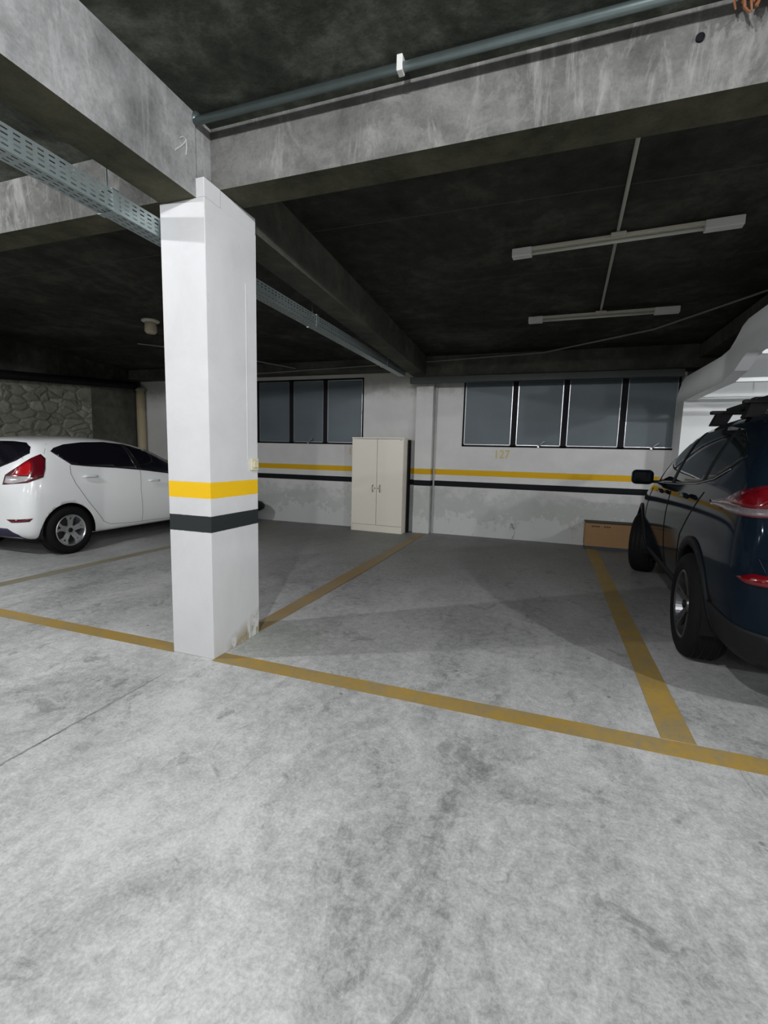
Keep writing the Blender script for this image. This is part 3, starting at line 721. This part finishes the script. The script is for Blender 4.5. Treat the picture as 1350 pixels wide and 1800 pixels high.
# ---- white hatchback, nose to the back wall; local x runs from tail to nose
M_wpaint = plain('white car paint', (.86, .87, .88), .22, 0, 1.0)
M_tint = plain('tinted car glass', (.006, .006, .010), .04, 0, 0, .6)
M_red = plain('red lamp lens', (.42, .006, .012), .12, 0, 1.0)
M_redk = plain('dark red lamp lens', (.10, .004, .010), .12, 0, 1.0)
M_lens = plain('clear lamp lens', (.62, .58, .60), .15, .3, 1.0, noise_amt=.35, scale=70)
M_alloy = plain('silver alloy', (.55, .56, .58), .28, .85)
M_gap = plain('panel gap', (.10, .10, .10), .8)
wc = thing('car', 'white five-door hatchback parked nose-in by the stone wall', 'car', (-6.485, 3.50, 0), R(90))
HS = [(.00, .34, .50, .64, .50, .60, .68, .50, .76, .80),
      (.05, .27, .66, .775, .52, .72, .80, .58, .90, .94),
      (.13, .23, .76, .835, .55, .785, .92, .62, 1.06, 1.11),
      (.22, .21, .79, .852, .58, .81, 1.02, .64, 1.23, 1.29),
      (.32, .20, .80, .858, .60, .82, 1.06, .635, 1.365, 1.425),
      (.50, .19, .80, .862, .62, .83, 1.07, .63, 1.42, 1.465),
      (.90, .18, .80, .860, .64, .835, 1.07, .63, 1.450, 1.493),
      (1.40, .18, .80, .856, .64, .84, 1.04, .63, 1.452, 1.500),
      (1.90, .18, .80, .856, .62, .84, 1.00, .625, 1.40, 1.450),
      (2.35, .18, .80, .858, .60, .84, .96, .61, 1.25, 1.30),
      (2.75, .18, .80, .860, .60, .83, .92, .60, 1.06, 1.11),
      (3.05, .19, .80, .862, .58, .81, .88, .62, .98, 1.02),
      (3.45, .19, .79, .85, .56, .77, .81, .58, .89, .93),
      (3.75, .20, .74, .80, .52, .70, .72, .52, .79, .82),
      (3.90, .22, .64, .70, .48, .60, .62, .44, .68, .71),
      (3.97, .28, .50, .56, .46, .50, .56, .36, .60, .63)]
HS = [(r_[0]+.12*max(0, 1-r_[0]/.9),)+r_[1:] for r_ in HS]
ho = smooth_body(HS, 0); bodyw = evaluated(ho); HB = bvh_of(bodyw)
HA = [(.66, .305), (3.15, .305)]
me = cut_arches(ho, HA, .345)
me.name = 'body'; me.materials.clear(); me.materials.append(M_wpaint)
for p in me.polygons: p.use_smooth = True
bo = bpy.data.objects.new('body', me); C.objects.link(bo); bo.parent = wc
bpy.data.objects.remove(ho)
for (x, z) in HA:
    for s_ in (-1, 1):
        arch_liner(bo, x, z, .343, s_, .53, .83)
        wheel(wc, x, s_*.755, .303, .303, .19, .195, 'split', M_alloy, s_)
GL = [(.545, 1.285), (.60, 1.325), (.75, 1.372), (1.0, 1.405), (1.35, 1.42), (1.7, 1.395), (2.05, 1.32), (2.35, 1.21), (2.62, 1.07), (2.74, .955), (2.70, .93), (2.31, .968), (1.83, 1.028), (1.36, 1.072), (.94, 1.10), (.74, 1.122), (.64, 1.20)]
for sd in 'RL':
    g_ = obj('side_window', panel(HB, GL, sd, .006, .035), M_tint, bo, True)
    pl_ = [(1.70, 1.045), (1.80, 1.035), (1.68, 1.395), (1.61, 1.40)]
    o = obj('window_divider', panel(HB, pl_, sd, .008, .035), plain('gloss black pillar trim', (.012, .012, .014), .15), g_, True)
    for x0, zz in ((.95, .965), (1.98, .872)):
        bm = nb(); p = on_body(HB, [(x0-.105, zz), (x0-.05, zz+.006), (x0+.05, zz+.006), (x0+.10, zz)], sd, .026)
        tube(bm, p, [.013]+[.018]*(len(p)-2)+[.013], 10)
        h = obj('door_handle', bm, M_wpaint, bo, True)
    seam(bo, HB, [(.72, 1.12), (.705, 1.016), (.753, .886), (.903, .656), (1.072, .449), (1.15, .35), (1.26, .30), (1.556, .275), (2.75, .25)], sd, M_gap)
    seam(bo, HB, [(1.77, 1.03), (1.745, .753), (1.80, .275)], sd, M_gap)
    seam(bo, HB, [(.60, 1.43), (.557, 1.376), (.50, 1.307), (.465, 1.255)], sd, M_gap, .002)
# tail lamps wrap the corner; seen obliquely
for s_, nm in ((-1, 'R'), (1, 'L')):
    d = Vector((1, -s_*1.0, 0)).normalized()
    def P(x, y): return x*(-d.y) + y*d.x
    def q(x, y, z): return (P(x, y*s_), z)
    LAMP = [q(.156, .443, .885), q(.19, .44, .997), q(.265, .592, 1.115), q(.346, .671, 1.20), q(.45, .69, 1.25), q(.484, .722, 1.199), q(.427, .783, 1.071), q(.378, .807, .978), q(.23, .751, .915)]
    tl = obj('tail_lamp', panel(HB, LAMP, d, .006, .035), M_redk, bo, True)
    LR = [q(.267, .589, 1.105), q(.327, .669, 1.175), q(.335, .70, 1.13), q(.30, .74, 1.05), q(.257, .737, 1.0), q(.21, .547, 1.0)]
    obj('brake_lens', panel(HB, LR, d, .009, .035), M_red, tl, True)
    LC = [q(.170, .455, .905), q(.195, .455, .985), q(.257, .737, .99), q(.30, .76, .975), q(.24, .735, .935), q(.175, .572, .90)]
    obj('reverse_lens', panel(HB, LC, d, .009, .03), M_lens, tl, True)
    RF = [q(.135, .50, .48), q(.235, .80, .50), q(.21, .775, .462), q(.145, .573, .445)]
    obj('reflector', panel(HB, RF, d, .005, .03), M_redk, bo, True)
obj('rear_window', panel(HB, [(-.30, 1.085), (.30, 1.085), (.52, 1.17), (.645, 1.255), (.60, 1.33), (.50, 1.38), (.3, 1.395), (-.3, 1.395), (-.50, 1.38), (-.60, 1.33), (-.645, 1.255), (-.52, 1.17)], 'B', .007, .04), M_tint, bo, True)
obj('rear_valance', panel(HB, [(-.66, .20), (.66, .20), (.62, .30), (.5, .37), (-.5, .37), (-.62, .30)], 'B', .006, .05), plain('dark blue black plastic', (.02, .018, .05), .5), bo, True)
obj('windscreen', panel(HB, [(-.60, .97), (.60, .97), (.52, 1.33), (-.52, 1.33)], 'F', .008, .06), M_tint, bo, True)
for s_ in (-1, 1): obj('headlamp', panel(HB, [(s_*.48, .62), (s_*.68, .62), (s_*.72, .74), (s_*.56, .72)], 'F', .008, .04), M_lens, bo, True)
obj('grille', panel(HB, [(-.36, .38), (.36, .38), (.42, .50), (-.42, .50)], 'F', .006, .05), M_dark, bo, True)
seam(bo, HB, [(.30, .60), (.30, .35), (.30, .0), (.30, -.35), (.30, -.60)][::-1], 'T', M_gap)


# ---- dark blue-black SUV, nose to the back wall
M_lensd = plain('smoked lamp lens', (.17, .14, .15), .2, .2, .5, noise_amt=.5, scale=60)
M_redd = plain('deep red lamp lens', (.11, .002, .005), .12, 0, .3)
M_spaint = plain('dark blue black car paint', (.0055, .010, .017), .08, .10, .0, .06)
M_sglass = plain('smoked car glass', (.006, .008, .009), .05, 0, 0, .25)
M_clad = plain('grey black cladding', (.010, .0105, .012), .6, spec=.15)
sv = thing('car', 'dark blue-black SUV with roof rack at the right edge of the photo', 'car', (1.812, 2.66, 0), R(90-2.6))
SS = [(.00, .42, .52, .70, .58, .66, .80, .58, .86, .90),
      (.05, .33, .70, .84, .60, .78, .94, .66, 1.04, 1.08),
      (.14, .28, .80, .885, .64, .83, 1.07, .70, 1.24, 1.29),
      (.24, .26, .84, .905, .70, .85, 1.18, .68, 1.46, 1.52),
      (.36, .25, .85, .912, .72, .86, 1.20, .655, 1.575, 1.64),
      (.60, .24, .85, .915, .74, .865, 1.20, .655, 1.615, 1.675),
      (1.10, .24, .85, .912, .76, .87, 1.18, .655, 1.64, 1.70),
      (1.70, .24, .85, .908, .76, .87, 1.15, .655, 1.645, 1.71),
      (2.30, .24, .85, .908, .74, .87, 1.13, .65, 1.61, 1.68),
      (2.80, .24, .85, .910, .72, .87, 1.11, .64, 1.50, 1.575),
      (3.20, .24, .85, .914, .70, .86, 1.08, .66, 1.31, 1.38),
      (3.55, .25, .85, .915, .68, .855, 1.03, .70, 1.13, 1.175),
      (4.00, .26, .84, .905, .66, .82, .96, .66, 1.04, 1.09),
      (4.35, .27, .78, .86, .62, .74, .86, .58, .94, .97),
      (4.55, .30, .66, .74, .58, .62, .74, .48, .80, .83),
      (4.64, .36, .50, .58, .54, .50, .64, .38, .68, .71)]
SS = [r_[:8]+(r_[8]+.025, r_[9]+.03) if .3 < r_[0] < 3 else r_ for r_ in SS]
so = smooth_body(SS, 0); sb_me = evaluated(so); SB = bvh_of(sb_me)
SA = [(1.0, .365), (3.705, .365)]
me = cut_arches(so, SA, .415)
me.name = 'body'; me.materials.clear(); me.materials.append(M_spaint)
for p in me.polygons: p.use_smooth = True
so2 = bpy.data.objects.new('body', me); C.objects.link(so2); so2.parent = sv
bpy.data.objects.remove(so)
M_alloyd = plain('machined dark alloy', (.11, .11, .115), .3, .8)
for (x, z) in SA:
    for s_ in (-1, 1):
        arch_liner(so2, x, z, .413, s_, .53, .89)
        wheel(sv, x, s_*.812, .360, .360, .225, .235, 'twin', M_alloyd, s_, -R(17) if x > 2 else 0)
        obj('arch_cladding', panel(SB, ring_poly(x, z, .413, .475, -15, 195), 'R' if s_ < 0 else 'L', .012, .05), M_clad, so2, True)
for sd in 'RL':
    W = [(.50, 1.39), (.62, 1.47), (.90, 1.565), (1.4, 1.615), (1.9, 1.61), (2.4, 1.55), (2.80, 1.43), (3.12, 1.26), (3.30, 1.15), (3.25, 1.13), (2.6, 1.15), (1.9, 1.17), (1.25, 1.205), (.85, 1.255), (.64, 1.32)]
    g_ = obj('side_window', panel(SB, W, sd, .006, .04), M_sglass, so2, True)
    for pl_ in ([(2.02, 1.165), (2.14, 1.16), (2.06, 1.59), (1.98, 1.60)], [(2.84, 1.14), (2.89, 1.14), (2.86, 1.39), (2.82, 1.41)], [(1.02, 1.235), (1.10, 1.225), (1.04, 1.58), (.99, 1.57)]):
        obj('window_divider', panel(SB, pl_, sd, .009, .04), M_dark, g_, True)
    p = on_body(SB, [(.62, 1.315), (.85, 1.245), (1.25, 1.195), (1.9, 1.16), (2.6, 1.14), (3.28, 1.12)], sd, .004)
    obj('waist_trim', T(p, .0045, 6), plain('satin chrome', (.5, .5, .52), .2, .95), so2, True)
    for x0, zz in ((1.38, 1.09), (2.42, 1.06)):
        bm = nb(); p = on_body(SB, [(x0-.12, zz), (x0-.05, zz+.006), (x0+.05, zz+.006), (x0+.12, zz)], sd, .03)
        tube(bm, p, [.014]+[.019]*(len(p)-2)+[.014], 10); obj('door_handle', bm, M_spaint, so2, True)
    seam(so2, SB, [(.98, 1.15), (1.20, .98), (1.42, .80), (1.50, .60), (1.52, .36)], sd, M_dark, .004)
    seam(so2, SB, [(2.08, 1.10), (2.10, .80), (2.07, .36)], sd, M_dark, .004)
    seam(so2, SB, [(3.20, 1.06), (3.26, .80), (3.20, .36)], sd, M_dark, .004)
    obj('sill_cladding', panel(SB, [(1.46, .27), (3.24, .27), (3.24, .40), (1.46, .40)], sd, .010, .06), M_clad, so2, True)
    s_ = -1 if sd == 'R' else 1
    # door mirror on a stalk
    mr = obj('door_mirror', BX(((2.93, s_*.885, 1.10), (3.07, s_*1.095, 1.255))), M_spaint, so2, True); 
    for e_, (k_, v_) in enumerate((('bevel', .045),)):
        b_ = mr.modifiers.new(k_, 'BEVEL'); b_.width = v_; b_.segments = 4
    mst = obj('mirror_stalk', BX(((3.0, s_*.80, 1.115), (3.06, s_*.96, 1.145))), M_dark, mr, bevel=.006)
    obj('mirror_glass', BX(((2.922, s_*.92, 1.13), (2.932, s_*1.07, 1.23))), M_sglass, mr, bevel=.003)
for s_ in (-1, 1):
    d = Vector((1, -s_*1.0, 0)).normalized()
    def P(x, y): return x*(-d.y) + y*d.x
    def q(x, y, z): return (P(x, y*s_), z)
    LM = [q(.12, .58, 1.09), q(.14, .58, 1.21), q(.20, .74, 1.24), q(.33, .83, 1.20), q(.44, .86, 1.155), q(.76, .875, 1.115), q(.70, .875, 1.09), q(.36, .865, 1.075), q(.18, .80, 1.075)]
    tl = obj('tail_lamp', panel(SB, LM, d, .010, .035), M_redk, so2, True)
    obj('brake_lens', panel(SB, [q(.13, .60, 1.13), q(.14, .60, 1.20), q(.20, .74, 1.225), q(.30, .82, 1.18), q(.40, .86, 1.13), q(.22, .80, 1.122)], d, .014, .035), M_redd, tl, True)
    obj('reverse_lens', panel(SB, [q(.13, .60, 1.095), q(.13, .60, 1.12), q(.2, .80, 1.118), q(.40, .866, 1.122), q(.70, .875, 1.108), q(.66, .875, 1.096), q(.36, .865, 1.082), q(.19, .80, 1.082)], d, .014, .03), M_lensd, tl, True)
    obj('reflector', panel(SB, [q(.04, .58, .745), q(.04, .58, .80), q(.09, .80, .80), q(.155, .86, .765), q(.11, .82, .745)], d, .008, .03), M_redd, so2, True)
    obj('bumper_cladding', panel(SB, [q(.0, .40, .34), q(.0, .40, .48), q(.10, .80, .50), q(.30, .89, .52), q(.53, .90, .52), q(.55, .90, .34), q(.15, .80, .30)], d, .008, .04), M_clad, so2, True)
obj('rear_window', panel(SB, [(-.66, 1.20), (.66, 1.20), (.60, 1.50), (.54, 1.57), (-.54, 1.57), (-.60, 1.50)], 'B', .005, .06), M_sglass, so2, True)
for s_ in (-1, 1): obj('headlamp', panel(SB, [(s_*.46, .74), (s_*.76, .78), (s_*.80, .88), (s_*.52, .84)], 'F', .008, .04), M_lensd, so2, True)
obj('grille', panel(SB, [(-.34, .50), (.34, .50), (.42, .74), (-.42, .74)], 'F', .006, .05), M_dark, so2, True)
obj('windscreen', panel(SB, [(-.66, 1.16), (.66, 1.16), (.58, 1.50), (-.58, 1.50)], 'F', .005, .08), M_sglass, so2, True)
# roof rack: two bars on feet, a bicycle carrier lying across them
rk = thing('roof_rack', 'black roof rack bars with feet on the roof of the dark SUV', 'roof rack', (1.812, 2.66, 0), R(90-2.6))
for x_ in (1.22, 2.05):
    b_ = obj('cross_bar', BX(((x_-.028, -.64, 1.755), (x_+.028, .64, 1.785))), M_dark, rk, bevel=.010)
    for s_ in (-1, 1):
        bm = nb(); hexa(bm, [(x_-.055, s_*.635, 1.66), (x_+.055, s_*.635, 1.66), (x_+.055, s_*.53, 1.66), (x_-.055, s_*.53, 1.66), (x_-.032, s_*.60, 1.76), (x_+.032, s_*.60, 1.76), (x_+.032, s_*.48, 1.76), (x_-.032, s_*.48, 1.76)])
        ft = obj('foot', bm, M_dark, b_, bevel=.008)
bc = thing('bike_carrier', 'black bicycle carrier tray lying along the SUV roof rack', 'bike carrier', (1.812, 2.66, -.045), R(90-2.6))
obj('tray', BX(((.85, .30, 1.832), (2.42, .44, 1.855)), ((.85, .30, 1.855), (2.42, .312, 1.885)), ((.85, .428, 1.855), (2.42, .44, 1.885))), M_dark, bc, bevel=.005)
obj('arm', T([(1.05, .37, 1.87), (1.5, .33, 1.90), (2.1, .30, 1.885)], .020, 10), M_dark, bc, True)
obj('wheel_clamp', BX(((.88, .31, 1.87), (1.02, .43, 1.93)), ((1.75, .31, 1.87), (1.84, .43, 1.91))), M_dark, bc, bevel=.012)
bm = nb(); lathe(bm, [(0, 0), (.028, .004), (.032, .03), (.024, .05), (0, .055)], 12, 'Z', (.95, .37, 1.93)); obj('knob', bm, M_dark, bc, True)

for o in [o for o in bpy.data.objects if o.name.startswith('tmp')]: bpy.data.objects.remove(o)
